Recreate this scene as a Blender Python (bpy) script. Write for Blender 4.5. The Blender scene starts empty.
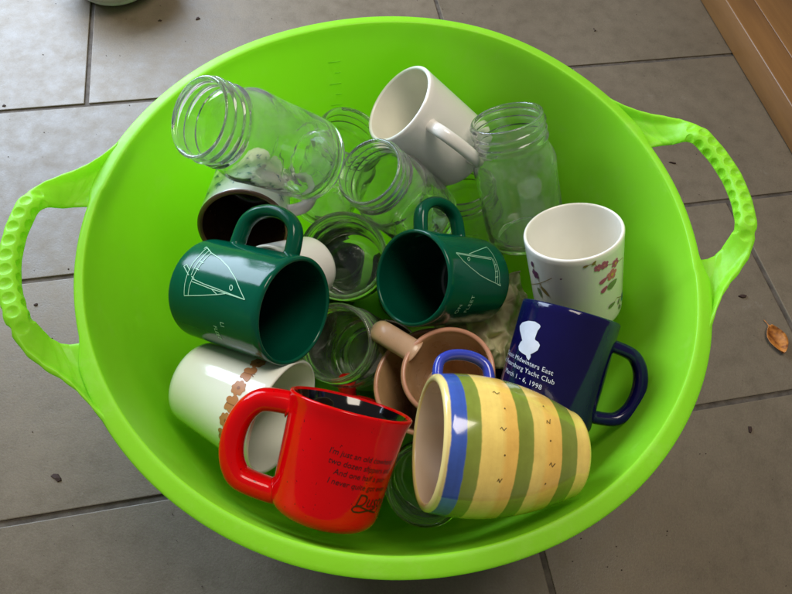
import bpy, bmesh, math, random
from mathutils import Vector, Matrix, noise

scene = bpy.context.scene
COL = scene.collection
PI = math.pi
rnd = random.Random(7)

# ------------------------------------------------------------------ camera
cam_data = bpy.data.cameras.new('camera')
cam = bpy.data.objects.new('camera', cam_data)
COL.objects.link(cam)
scene.camera = cam
cam_data.sensor_width = 36.0
cam_data.lens = 610.0 / 792.0 * 36.0
cam_data.clip_start = 0.01
cam_data.clip_end = 50.0
PITCH, ROLL = math.radians(62.508), math.radians(8.508)
c_f = Vector((0, math.cos(PITCH), -math.sin(PITCH)))
c_r0 = Vector((1, 0, 0))
c_u0 = c_r0.cross(c_f)
c_r = c_r0 * math.cos(ROLL) + c_u0 * math.sin(ROLL)
c_u = -c_r0 * math.sin(ROLL) + c_u0 * math.cos(ROLL)
CAM = Vector((0.0048, -0.25776, 0.72144))
m = Matrix((c_r, c_u, -c_f)).transposed().to_4x4()
m.translation = CAM
cam.matrix_world = m

# ------------------------------------------------------------------ world, lights, exposure
world = bpy.data.worlds.new('World')
scene.world = world
world.use_nodes = True
bg = world.node_tree.nodes['Background']
bg.inputs['Color'].default_value = (0.95, 0.97, 1.0, 1)
bg.inputs['Strength'].default_value = 0.16

def area(name, loc, target, sx, sy, power, color):
    d = bpy.data.lights.new(name, 'AREA')
    d.shape = 'RECTANGLE'
    d.size, d.size_y = sx, sy
    d.energy = power
    d.color = color
    o = bpy.data.objects.new(name, d)
    COL.objects.link(o)
    o.location = loc
    o.rotation_euler = (Vector(target) - Vector(loc)).to_track_quat('-Z', 'Y').to_euler()
    return o

# the window on the left, behind; a weak warm lamp of the room overhead to the right
area('window_light', (-1.10, 0.92, 0.72), (-0.30, 0.20, 0.10), 1.0, 0.9, 44.0, (0.66, 0.80, 1.0))
area('ceiling_light', (0.15, 0.35, 2.1), (0.0, 0.0, 0.2), 0.75, 0.75, 25.0, (1.0, 0.89, 0.74))

vs = scene.view_settings
scene.display_settings.display_device = 'sRGB'
vs.view_transform = 'Standard'
vs.look = 'None'
vs.exposure = 0.0
vs.gamma = 1.0
vs.use_curve_mapping = False
scene.render.engine = 'CYCLES'
cy = scene.cycles
cy.use_denoising = True
try:
    cy.denoiser = 'OPENIMAGEDENOISE'
except Exception:
    pass
cy.max_bounces = 18
cy.transmission_bounces = 16
cy.transparent_max_bounces = 16
cy.glossy_bounces = 8
cy.diffuse_bounces = 5
cy.caustics_refractive = True
cy.caustics_reflective = False
cy.blur_glossy = 0.6
cy.sample_clamp_indirect = 6.0

# ------------------------------------------------------------------ materials
def srgb(r, g, b):
    f = lambda c: (c / 12.92) if c <= 0.04045 else ((c + 0.055) / 1.055) ** 2.4
    return (f(r / 255), f(g / 255), f(b / 255), 1)

class NT:
    def __init__(self, name):
        self.m = bpy.data.materials.new(name)
        self.m.use_nodes = True
        self.n = self.m.node_tree.nodes
        self.l = self.m.node_tree.links
        self.p = self.n['Principled BSDF']
        self.out = self.n['Material Output']
    def node(self, t, **kw):
        nd = self.n.new(t)
        for k, v in kw.items():
            if k in nd.inputs:
                nd.inputs[k].default_value = v
            else:
                setattr(nd, k, v)
        return nd
    def link(self, a, b):
        self.l.new(a, b)
    def coord(self, kind='Object'):
        if kind == 'Position':
            return self.n.new('ShaderNodeNewGeometry').outputs['Position']
        return self.n.new('ShaderNodeTexCoord').outputs[kind]
    def noise(self, vec, scale, detail=4, rough=0.55):
        nd = self.node('ShaderNodeTexNoise', Scale=scale, Detail=detail, Roughness=rough)
        self.link(vec, nd.inputs['Vector'])
        return nd.outputs['Fac']
    def ramp(self, fac, stops):
        nd = self.n.new('ShaderNodeValToRGB')
        e = nd.color_ramp.elements
        while len(e) < len(stops):
            e.new(0.5)
        for i, (pos, c) in enumerate(stops):
            e[i].position = pos
            e[i].color = c
        self.link(fac, nd.inputs['Fac'])
        return nd.outputs['Color']
    def mix(self, fac, a, b, mode='MIX'):
        nd = self.n.new('ShaderNodeMix')
        nd.data_type = 'RGBA'
        nd.blend_type = mode
        for s, v in ((0, fac), (6, a), (7, b)):
            if hasattr(v, 'links'):
                self.link(v, nd.inputs[s])
            else:
                nd.inputs[s].default_value = v
        return nd.outputs[2]
    def bump(self, h, strength, dist):
        nd = self.node('ShaderNodeBump', Strength=strength, Distance=dist)
        self.link(h, nd.inputs['Height'])
        self.link(nd.outputs['Normal'], self.p.inputs['Normal'])

MATS = {}
def glaze(name, col, rough=0.16, var=0.08, speck=None, coat=0.25, col2=None, wobble=0.2, ior=1.5):
    if name in MATS:
        return MATS[name]
    t = NT(name)
    v = t.coord()
    n = t.noise(v, 28, 4)
    c2 = col2 or tuple(c * (1 - var * 2.2) for c in col[:3]) + (1,)
    colr = t.ramp(n, [(0.30, c2), (0.66, col)])
    if speck:
        s = t.noise(v, 420, 2)
        k = t.ramp(s, [(0.70, (0, 0, 0, 1)), (0.76, (1, 1, 1, 1))])
        colr = t.mix(k, colr, speck)
    t.link(colr, t.p.inputs['Base Color'])
    rr = t.noise(v, 14, 5, 0.65)
    mr = t.node('ShaderNodeMapRange')
    t.link(rr, mr.inputs['Value'])
    mr.inputs['From Min'].default_value = 0.3
    mr.inputs['From Max'].default_value = 0.7
    mr.inputs['To Min'].default_value = rough * 0.7
    mr.inputs['To Max'].default_value = rough * 1.7
    t.link(mr.outputs['Result'], t.p.inputs['Roughness'])
    t.p.inputs['Coat Weight'].default_value = coat
    t.p.inputs['Coat Roughness'].default_value = 0.06
    t.p.inputs['IOR'].default_value = ior
    b = t.noise(v, 55, 3)
    t.bump(b, wobble, 0.0008)
    MATS[name] = t.m
    return t.m

def plain(name, col, rough=0.5):
    if name in MATS:
        return MATS[name]
    t = NT(name)
    n = t.noise(t.coord(), 90, 3)
    t.link(t.ramp(n, [(0.3, tuple(c * 0.85 for c in col[:3]) + (1,)), (0.7, col)]), t.p.inputs['Base Color'])
    t.p.inputs['Roughness'].default_value = rough
    MATS[name] = t.m
    return t.m

def glass_material():
    t = NT('clear_jar_glass')
    t.p.inputs['Base Color'].default_value = (0.99, 1.0, 0.993, 1)
    t.p.inputs['Transmission Weight'].default_value = 1.0
    t.p.inputs['Roughness'].default_value = 0.01
    t.p.inputs['IOR'].default_value = 1.48
    v = t.coord()
    n = t.noise(v, 42, 2)
    t.bump(n, 0.30, 0.0022)
    # a thin film of dried water and smudges
    sm = t.noise(v, 48, 7, 0.7)
    fac = t.ramp(sm, [(0.40, (0.015, 0.015, 0.015, 1)), (0.68, (0.11, 0.11, 0.11, 1))])
    df = t.node('ShaderNodeBsdfDiffuse')
    df.inputs['Color'].default_value = (0.86, 0.90, 0.88, 1)
    mx = t.node('ShaderNodeMixShader')
    t.link(fac, mx.inputs[0])
    t.link(t.p.outputs[0], mx.inputs[1])
    t.link(df.outputs[0], mx.inputs[2])
    t.link(mx.outputs[0], t.out.inputs['Surface'])
    return t.m
GLASS = glass_material()

def plastic_material():
    t = NT('lime_green_plastic')
    v = t.coord()
    n = t.noise(v, 9, 5)
    c = t.ramp(n, [(0.3, srgb(156, 230, 48)), (0.7, srgb(166, 237, 56))])
    # dry water marks, dust and scuffs
    d = t.noise(v, 34, 8, 0.72)
    dm = t.ramp(d, [(0.56, (0, 0, 0, 1)), (0.70, (0.22, 0.22, 0.22, 1))])
    c = t.mix(dm, c, srgb(206, 236, 130))
    mp = t.node('ShaderNodeMapping')
    mp.inputs['Scale'].default_value = (260, 260, 9)
    t.link(v, mp.inputs['Vector'])
    sc = t.noise(mp.outputs['Vector'], 1.0, 3, 0.5)
    sm = t.ramp(sc, [(0.66, (0, 0, 0, 1)), (0.72, (0.20, 0.20, 0.20, 1))])
    c = t.mix(sm, c, srgb(196, 240, 110))
    t.link(c, t.p.inputs['Base Color'])
    rr = t.ramp(d, [(0.35, (0.34, 0.34, 0.34, 1)), (0.65, (0.52, 0.52, 0.52, 1))])
    t.link(rr, t.p.inputs['Roughness'])
    t.p.inputs['Specular IOR Level'].default_value = 0.40
    f = t.noise(v, 300, 3)
    t.bump(t.mix(0.25, f, sc), 0.10, 0.0010)
    tr = t.node('ShaderNodeBsdfTranslucent')
    tr.inputs['Color'].default_value = srgb(204, 255, 76)
    mx = t.node('ShaderNodeMixShader')
    mx.inputs[0].default_value = 0.42
    t.link(t.p.outputs[0], mx.inputs[1])
    t.link(tr.outputs[0], mx.inputs[2])
    t.link(mx.outputs[0], t.out.inputs['Surface'])
    return t.m
PLASTIC = plastic_material()

def tile_material():
    t = NT('grey_stone_tile')
    v = t.coord('Position')
    n1 = t.noise(v, 5, 6, 0.6)
    n2 = t.noise(v, 38, 5, 0.65)
    n3 = t.noise(v, 1.7, 3, 0.5)
    oi = t.node('ShaderNodeObjectInfo')
    a = t.ramp(n1, [(0.28, (0.136, 0.106, 0.070, 1)), (0.52, (0.157, 0.124, 0.084, 1)), (0.76, (0.180, 0.145, 0.101, 1))])
    b = t.ramp(n2, [(0.34, (0.88, 0.88, 0.88, 1)), (0.50, (1, 1, 1, 1)), (0.68, (1.07, 1.06, 1.05, 1))])
    c = t.mix(0.9, a, b, 'MULTIPLY')
    fg = t.noise(v, 420, 4, 0.7)
    c = t.mix(0.5, c, t.ramp(fg, [(0.36, (0.80, 0.80, 0.80, 1)), (0.64, (1.14, 1.14, 1.13, 1))]), 'MULTIPLY')
    sc = t.noise(v, 17, 9, 0.78)
    scm = t.ramp(sc, [(0.62, (0, 0, 0, 1)), (0.70, (0.42, 0.42, 0.42, 1))])
    c = t.mix(scm, c, (0.225, 0.195, 0.155, 1))
    sp = t.noise(v, 260, 2, 0.5)
    c = t.mix(t.ramp(sp, [(0.735, (0, 0, 0, 1)), (0.76, (0.7, 0.7, 0.7, 1))]), c, (0.05, 0.04, 0.03, 1))
    k = t.ramp(oi.outputs['Random'], [(0, (0.92, 0.92, 0.92, 1)), (1, (1.08, 1.07, 1.06, 1))])
    c = t.mix(1.0, c, k, 'MULTIPLY')
    t.link(c, t.p.inputs['Base Color'])
    rr = t.ramp(n2, [(0.3, (0.40, 0.40, 0.40, 1)), (0.7, (0.62, 0.62, 0.62, 1))])
    t.link(rr, t.p.inputs['Roughness'])
    h = t.mix(0.35, n2, fg)
    t.bump(h, 0.35, 0.002)
    return t.m

def grout_material():
    t = NT('brown_grout')
    v = t.coord('Position')
    n = t.noise(v, 70, 4)
    t.link(t.ramp(n, [(0.3, (0.050, 0.040, 0.031, 1)), (0.7, (0.120, 0.098, 0.078, 1))]), t.p.inputs['Base Color'])
    t.p.inputs['Roughness'].default_value = 0.9
    t.bump(n, 0.6, 0.002)
    return t.m

def wood_material(name, c1, c2):
    t = NT(name)
    v = t.coord()
    mp = t.node('ShaderNodeMapping')
    mp.inputs['Scale'].default_value = (14, 1.2, 14)
    t.link(v, mp.inputs['Vector'])
    n = t.noise(mp.outputs['Vector'], 3.2, 6, 0.6)
    n2 = t.noise(v, 3, 3)
    c = t.ramp(n, [(0.3, c1), (0.68, c2)])
    k = t.ramp(n2, [(0.3, (0.8, 0.8, 0.8, 1)), (0.7, (1.1, 1.1, 1.1, 1))])
    t.link(t.mix(1.0, c, k, 'MULTIPLY'), t.p.inputs['Base Color'])
    t.p.inputs['Roughness'].default_value = 0.38
    t.bump(n, 0.25, 0.001)
    return t.m

# ------------------------------------------------------------------ object helpers
def link(name, me, mats=(), parent=None, smooth=True):
    o = bpy.data.objects.new(name, me)
    COL.objects.link(o)
    for mt in mats:
        if mt.name not in [x.name for x in me.materials if x]:
            me.materials.append(mt)
    if smooth:
        for p in me.polygons:
            p.use_smooth = True
    if parent:
        o.parent = parent
    return o

def mesh(name, verts, faces, mi=None):
    me = bpy.data.meshes.new(name)
    me.from_pydata([tuple(v) for v in verts], [], faces)
    if mi:
        for p, i in zip(me.polygons, mi):
            p.material_index = i
    me.update()
    return me

def tag(o, label=None, cat=None, group=None, kind=None):
    for k, v in (('label', label), ('category', cat), ('group', group), ('kind', kind)):
        if v:
            o[k] = v
    return o

def empty(name, mat):
    o = bpy.data.objects.new(name, None)
    o.empty_display_size = 0.03
    COL.objects.link(o)
    o.matrix_world = mat
    return o

def frame(P):
    z = Vector(P['ax']).normalized()
    if P['H']:
        x = Vector(P['H'])
    else:
        x = Vector((0.3, -0.8, 0.2))
    x = (x - z * x.dot(z)).normalized()
    y = z.cross(x)
    mt = Matrix((x, y, z)).transposed().to_4x4()
    mt.translation = Vector(P['B'])
    return mt

def lathe(name, prof, seg=96, mats=None, rfun=None):
    """prof: (r, z) from the outer bottom centre round to the inner bottom centre; mats: material index per profile step"""
    verts, faces, mi, rows = [], [], [], []
    for i, (r, z) in enumerate(prof):
        if r < 1e-6:
            rows.append([len(verts)])
            verts.append((0, 0, z))
        else:
            row = []
            for k in range(seg):
                a = 2 * PI * k / seg
                rr, zz = (r, z) if rfun is None else rfun(i, a, r, z)
                row.append(len(verts))
                verts.append((rr * math.cos(a), rr * math.sin(a), zz))
            rows.append(row)
    for i in range(len(rows) - 1):
        A, B = rows[i], rows[i + 1]
        ix = mats[i] if mats else 0
        for k in range(seg):
            k2 = (k + 1) % seg
            if len(A) == 1 and len(B) == 1:
                continue
            if len(A) == 1:
                faces.append((A[0], B[k2], B[k]))
            elif len(B) == 1:
                faces.append((A[k], A[k2], B[0]))
            else:
                faces.append((A[k], A[k2], B[k2], B[k]))
            mi.append(ix)
    return mesh(name, verts, faces, mi)

def sweep(name, path, side, wa, wb, seg=16, power=2.4, closed=False):
    """tube along path; side = fixed sideways axis; wa(u) half width along side, wb(u) half thickness"""
    n = len(path)
    verts, faces = [], []
    for i, p in enumerate(path):
        q0, q1 = path[max(0, i - 1)], path[min(n - 1, i + 1)]
        tg = (q1 - q0).normalized()
        nn = tg.cross(side).normalized()
        u = i / (n - 1)
        for k in range(seg):
            a = 2 * PI * k / seg
            ca, sa = math.cos(a), math.sin(a)
            e = 2.0 / power
            x = math.copysign(abs(ca) ** e, ca) * wa(u)
            y = math.copysign(abs(sa) ** e, sa) * wb(u)
            verts.append(p + side * x + nn * y)
    for i in range(n - 1):
        for k in range(seg):
            k2 = (k + 1) % seg
            faces.append((i * seg + k, i * seg + k2, (i + 1) * seg + k2, (i + 1) * seg + k))
    faces.append(tuple(range(seg - 1, -1, -1)))
    faces.append(tuple((n - 1) * seg + k for k in range(seg)))
    return mesh(name, verts, faces)

def catmull(pts, per=8):
    out = []
    P = [pts[0]] + list(pts) + [pts[-1]]
    for i in range(1, len(P) - 2):
        a, b, c, d = P[i - 1], P[i], P[i + 1], P[i + 2]
        for k in range(per):
            t = k / per
            out.append(0.5 * ((2 * b) + (c - a) * t + (2 * a - 5 * b + 4 * c - d) * t * t + (3 * b - a - 3 * c + d) * t ** 3))
    out.append(pts[-1])
    return out

def prof_fun(P, flare=0.0):
    rb, rm, rmid, h = P['rb'], P['rm'], P['rmid'], P['h']
    def f(z):
        t = min(max(z / h, 0), 1)
        if rmid:
            r = rb * (1 - t) * (1 - 2 * t) + 4 * rmid * t * (1 - t) + rm * t * (2 * t - 1)
        else:
            r = rb + (rm - rb) * t
        if flare:
            r += flare * (max(0, (t - 0.80) / 0.20) ** 2) - flare
        return r
    return f

def mug_body(P, wall=0.004, base_round=0.004, flare=0.0, n=18, lip_round=0.0016):
    """profile + per-step index: 0 outside, 1 lip, 2 inside"""
    f = prof_fun(P, flare)
    h = P['h']
    b = base_round
    pr = [(0, 0.0018), (f(0) * 0.55, 0.0018), (f(b) - b - 0.0035, 0.0016), (f(b) - b - 0.003, 0.0), (f(b) - b, 0.0)]
    for k in range(1, 6):
        a = PI / 2 * k / 5
        z = b * (1 - math.cos(a))
        pr.append((f(b) - b + b * math.sin(a), z))
    for k in range(1, n + 1):
        z = b + (h - lip_round - b) * k / n
        pr.append((f(z), z))
    no = len(pr)
    for k in range(1, 7):
        a = PI * k / 6
        hw = wall / 2 * 0.86
        pr.append((f(h) - wall * 0.07 - hw + hw * math.cos(a), h - lip_round + lip_round * math.sin(a)))
    nl = len(pr)
    fl = 0.0055
    for k in range(1, n + 1):
        z = (h - lip_round) + (fl + 0.008 - (h - lip_round)) * k / n
        pr.append((f(z) - wall, z))
    ri = f(fl + 0.008) - wall
    for k in range(1, 6):
        a = PI / 2 * k / 5
        pr.append((ri - 0.008 * (1 - math.cos(a)), fl + 0.008 - 0.008 * math.sin(a)))
    pr.append((ri * 0.4, fl))
    pr.append((0, fl))
    idx = [0 if i < no - 1 else (1 if i < nl - 1 else 2) for i in range(len(pr) - 1)]
    return pr, idx, f

def handle_mesh(f, h, z0, z1, reach, wa, wb, sag=0.0, shape=1.0):
    """ear handle in the local x-z plane, both ends set 2 mm into the wall"""
    zc, hz = (z0 + z1) / 2, (z1 - z0) / 2
    pts = [Vector((f(z1) - 0.003, 0, z1 - 0.001)), Vector((f(z1) + 0.002, 0, z1))]
    for k in range(1, 8):
        a = PI / 2 - PI * k / 8
        rr = abs(math.cos(a)) ** (0.62 * shape)
        z = zc + hz * math.sin(a) * 1.0 - sag * (1 - math.sin(a)) * 0.0
        pts.append(Vector((f(zc) + reach * rr, 0, z + sag * math.sin(a * 2))))
    pts += [Vector((f(z0) + 0.002, 0, z0)), Vector((f(z0) - 0.003, 0, z0 + 0.001))]
    path = catmull(pts, 6)
    def A(u):
        e = min(u, 1 - u)
        return wa * (1 + 0.22 * max(0, 1 - e / 0.10) ** 2)
    def B(u):
        e = min(u, 1 - u)
        return wb * (1 + 0.22 * max(0, 1 - e / 0.10) ** 2)
    return sweep('handle', path, Vector((0, 1, 0)), A, B, 18)

def make_mug(name, P, mats, label, cat='mug', wall=0.004, base_round=0.004, flare=0.0, handle=None, group=None):
    root = empty(name, frame(P))
    tag(root, label, cat, group)
    pr, idx, f = mug_body(P, wall, base_round, flare)
    me = lathe('body', pr, 96, idx)
    for mt in mats[:3]:
        me.materials.append(mt)
    link('body', me, (), root)
    if handle:
        z0, z1, reach, wa, wb = handle[:5]
        shape = handle[5] if len(handle) > 5 else 1.0
        hm = handle_mesh(f, P['h'], z0 * P['h'], z1 * P['h'], reach, wa, wb, 0.0, shape)
        hm.materials.append(mats[3] if len(mats) > 3 else mats[0])
        link('handle', hm, (), root)
    return root, f

# flat print wrapped on a round wall: (theta, z) -> point
def onwall(f, th, z, eps=0.00035):
    r = f(z) + eps
    return Vector((r * math.cos(th), r * math.sin(th), z))

def ribbon(name, f, lines, width, mat, parent, per=6, eps=0.00035):
    verts, faces = [], []
    for ln in lines:
        pts = [Vector((a * f(z), z)) for a, z in ln]
        fine = []
        for a, b in zip(pts[:-1], pts[1:]):
            for k in range(per):
                fine.append(a.lerp(b, k / per))
        fine.append(pts[-1])
        base = len(verts)
        for i, p in enumerate(fine):
            t = fine[min(i + 1, len(fine) - 1)] - fine[max(0, i - 1)]
            if t.length < 1e-9:
                t = Vector((1, 0))
            t.normalize()
            nn = Vector((-t.y, t.x)) * width / 2
            for q in (p + nn, p - nn):
                z = q.y
                verts.append(onwall(f, q.x / f(z), z, eps))
        for i in range(len(fine) - 1):
            faces.append((base + 2 * i, base + 2 * i + 1, base + 2 * i + 3, base + 2 * i + 2))
    return link(name, mesh(name, verts, faces), (mat,), parent)

def patch(name, f, th, z, outline, mat, parent, rot=0.0, eps=0.00035):
    """filled outline (metres, round its own centre), fan of rings so that it follows the wall"""
    verts, faces = [onwall(f, th, z, eps)], []
    n = len(outline)
    rings = 4
    c, s = math.cos(rot), math.sin(rot)
    for k in range(1, rings + 1):
        for x, y in outline:
            X, Y = (x * c - y * s) * k / rings, (x * s + y * c) * k / rings
            verts.append(onwall(f, th + X / f(z), z + Y, eps))
    for i in range(n):
        j = (i + 1) % n
        faces.append((0, 1 + i, 1 + j))
        for k in range(rings - 1):
            a, b = 1 + k * n, 1 + (k + 1) * n
            faces.append((a + i, b + i, b + j, a + j))
    return link(name, mesh(name, verts, faces), (mat,), parent)

def lettering(name, f, text, size, th, z, mat, parent, align='LEFT', shear=0.0, spacing=1.0, slope=0.0, eps=0.00035):
    cu = bpy.data.curves.new('t', 'FONT')
    cu.body = text
    cu.size = size
    cu.align_x = align
    cu.shear = shear
    cu.space_character = spacing
    cu.resolution_u = 3
    o = bpy.data.objects.new('t', cu)
    COL.objects.link(o)
    dg = bpy.context.evaluated_depsgraph_get()
    me = bpy.data.meshes.new_from_object(o.evaluated_get(dg))
    bpy.data.objects.remove(o)
    bpy.data.curves.remove(cu)
    r = f(z)
    for v in me.vertices:
        x, y = v.co.x, v.co.y
        zz = z + y + slope * x
        v.co = onwall(f, th + x / r, zz, eps)
    me.materials.clear()
    return link(name, me, (mat,), parent, smooth=False)

POSES = {
    'green_left': {'B': [-0.1465, -0.0443, 0.2783], 'ax': [0.8696, -0.2857, 0.4026], 'H': [0.1135, 0.9094, 0.4001], 'h': 0.0927, 'rm': 0.041, 'rb': 0.04, 'rmid': None, 'hr': 0.0293},
    'green_right': {'B': [0.0772, 0.0386, 0.2094], 'ax': [-0.6552, -0.4268, 0.6234], 'H': [-0.2257, 0.898, 0.3776], 'h': 0.095, 'rm': 0.042, 'rb': 0.041, 'rmid': None, 'hr': 0.03},
    'white_top': {'B': [0.0471, 0.1647, 0.2439], 'ax': [-0.7335, -0.0797, 0.675], 'H': [0.51, -0.7209, 0.4691], 'h': 0.0914, 'rm': 0.0395, 'rb': 0.0385, 'rmid': None, 'hr': 0.0289},
    'floral': {'B': [0.1736, 0.0172, 0.2254], 'ax': [-0.3425, 0.3215, 0.8828], 'H': [-0.02, 0.9369, -0.349], 'h': 0.09, 'rm': 0.041, 'rb': 0.038, 'rmid': None, 'hr': 0.0},
    'navy': {'B': [0.1309, -0.1052, 0.2618], 'ax': [0.1313, 0.8794, 0.4576], 'H': [0.9913, -0.1165, -0.0606], 'h': 0.0869, 'rm': 0.0382, 'rb': 0.0378, 'rmid': None, 'hr': 0.0295},
    'yellow': {'B': [0.1399, -0.1442, 0.3123], 'ax': [-0.9856, -0.0929, 0.1412], 'H': [-0.098, 0.9947, -0.0297], 'h': 0.1029, 'rm': 0.0436, 'rb': 0.0264, 'rmid': 0.0441, 'hr': 0.0176},
    'red': {'B': [-0.0231, -0.2045, 0.2892], 'ax': [0.1176, 0.9035, 0.4122], 'H': [-0.9931, 0.1088, 0.0449], 'h': 0.0777, 'rm': 0.043, 'rb': 0.038, 'rmid': None, 'hr': 0.034},
    'butterfly': {'B': [-0.1496, -0.1081, 0.2395], 'ax': [0.935, -0.2896, 0.2048], 'H': [0.3332, 0.5192, -0.787], 'h': 0.0888, 'rm': 0.0462, 'rb': 0.0322, 'rmid': None, 'hr': 0.0201},
    'tan': {'B': [0.0807, -0.0704, 0.1702], 'ax': [-0.2994, -0.0412, 0.9532], 'H': [-0.8304, 0.5033, -0.2391], 'h': 0.0865, 'rm': 0.0394, 'rb': 0.0346, 'rmid': None, 'hr': 0.0442},
    'tan_bowl': {'B': [0.0668, -0.0756, 0.1551], 'ax': [-0.3145, 0.0211, 0.949], 'H': [-0.7114, 0.6567, -0.2503], 'h': 0.0747, 'rm': 0.0504, 'rb': 0.0327, 'rmid': None, 'hr': 0.0},
    'blue': {'B': [-0.1514, 0.1067, 0.2334], 'ax': [0.1794, -0.9095, 0.3749], 'H': [0.9613, 0.2431, 0.1297], 'h': 0.0943, 'rm': 0.0396, 'rb': 0.0349, 'rmid': None, 'hr': 0.0283},
    'white_low': {'B': [-0.0724, 0.0136, 0.2403], 'ax': [-0.4601, -0.7283, 0.5078], 'H': [-0.2658, 0.6587, 0.7039], 'h': 0.0569, 'rm': 0.0341, 'rb': 0.0265, 'rmid': None, 'hr': 0.0},
    'jar_tl': {'B': [-0.0846, 0.0901, 0.2895], 'ax': [-0.5406, -0.408, 0.7357], 'H': None, 'h': 0.1287, 'rm': 0.0322, 'rb': 0.0368, 'rmid': None, 'hr': 0.0},
    'jar_c': {'B': [0.0237, 0.1061, 0.204], 'ax': [-0.5112, -0.226, 0.8292], 'H': None, 'h': 0.1152, 'rm': 0.0332, 'rb': 0.0369, 'rmid': None, 'hr': 0.0},
    'jar_bl': {'B': [-0.0931, 0.1359, 0.1642], 'ax': [0.2944, 0.0859, 0.9518], 'H': None, 'h': 0.1144, 'rm': 0.0329, 'rb': 0.0366, 'rmid': None, 'hr': 0.0},
    'jar_r': {'B': [0.1254, 0.0964, 0.2144], 'ax': [-0.3751, 0.3736, 0.8484], 'H': None, 'h': 0.1271, 'rm': 0.0342, 'rb': 0.0381, 'rmid': None, 'hr': 0.0},
    'jar_m': {'B': [0.0896, 0.1269, 0.1063], 'ax': [-0.2909, 0.1652, 0.9424], 'H': None, 'h': 0.1183, 'rm': 0.0331, 'rb': 0.0369, 'rmid': None, 'hr': 0.0},
    'jar_o': {'B': [-0.0489, 0.0775, 0.1327], 'ax': [-0.008, -0.4175, 0.9086], 'H': None, 'h': 0.1125, 'rm': 0.0419, 'rb': 0.0389, 'rmid': None, 'hr': 0.0},
    'jar_b': {'B': [-0.0128, -0.0146, 0.1135], 'ax': [-0.288, -0.3036, 0.9082], 'H': None, 'h': 0.1105, 'rm': 0.0372, 'rb': 0.0392, 'rmid': None, 'hr': 0.0},
    'jar_y': {'B': [0.0644, -0.1244, 0.0933], 'ax': [-0.1109, -0.3175, 0.9418], 'H': None, 'h': 0.099, 'rm': 0.0356, 'rb': 0.0376, 'rmid': None, 'hr': 0.0},
    'cream': {'B': [0.1611, -0.0119, 0.0959], 'ax': [-0.4201, -0.0429, 0.9065], 'H': [-0.794, 0.501, -0.3442], 'h': 0.0847, 'rm': 0.0379, 'rb': 0.0339, 'rmid': None, 'hr': 0.0339},
    'red2': {'B': [-0.0086, -0.1265, 0.0951], 'ax': [-0.1191, 0.1944, 0.9737], 'H': [-0.2664, 0.9384, -0.22], 'h': 0.0698, 'rm': 0.0399, 'rb': 0.0359, 'rmid': None, 'hr': 0.0319},
    'low_a': {'B': [0.0, 0.0, 0.0072], 'ax': [0.0, 0.0, 1.0], 'H': [0.5403, 0.8415, 0.0], 'h': 0.078, 'rm': 0.044, 'rb': 0.0396, 'rmid': None, 'hr': 0},
    'low_b': {'B': [-0.1, 0.02, 0.0072], 'ax': [0.0, 0.0, 1.0], 'H': [-0.8011, 0.5985, 0.0], 'h': 0.085, 'rm': 0.044, 'rb': 0.0396, 'rmid': None, 'hr': 0},
    'low_c': {'B': [-0.055, -0.095, 0.0072], 'ax': [0.0, 0.0, 1.0], 'H': [-0.6536, -0.7568, 0.0], 'h': 0.074, 'rm': 0.043, 'rb': 0.0387, 'rmid': None, 'hr': 0},
    'low_d': {'B': [0.098, -0.055, 0.0072], 'ax': [0.0, 0.0, 1.0], 'H': [0.7756, -0.6313, 0.0], 'h': 0.07, 'rm': 0.043, 'rb': 0.0387, 'rmid': None, 'hr': 0},
    'low_e': {'B': [0.1, 0.055, 0.0072], 'ax': [0.0, 0.0, 1.0], 'H': [0.9211, 0.3894, 0.0], 'h': 0.072, 'rm': 0.043, 'rb': 0.0387, 'rmid': None, 'hr': 0},
    'low_f': {'B': [0.02, 0.115, 0.0072], 'ax': [0.0, 0.0, 1.0], 'H': [0.2675, 0.9636, 0.0], 'h': 0.075, 'rm': 0.043, 'rb': 0.0387, 'rmid': None, 'hr': 0},
    'low_g': {'B': [-0.078, 0.112, 0.0072], 'ax': [0.0, 0.0, 1.0], 'H': [-0.4161, 0.9093, 0.0], 'h': 0.09, 'rm': 0.04, 'rb': 0.036, 'rmid': None, 'hr': 0},
}
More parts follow.
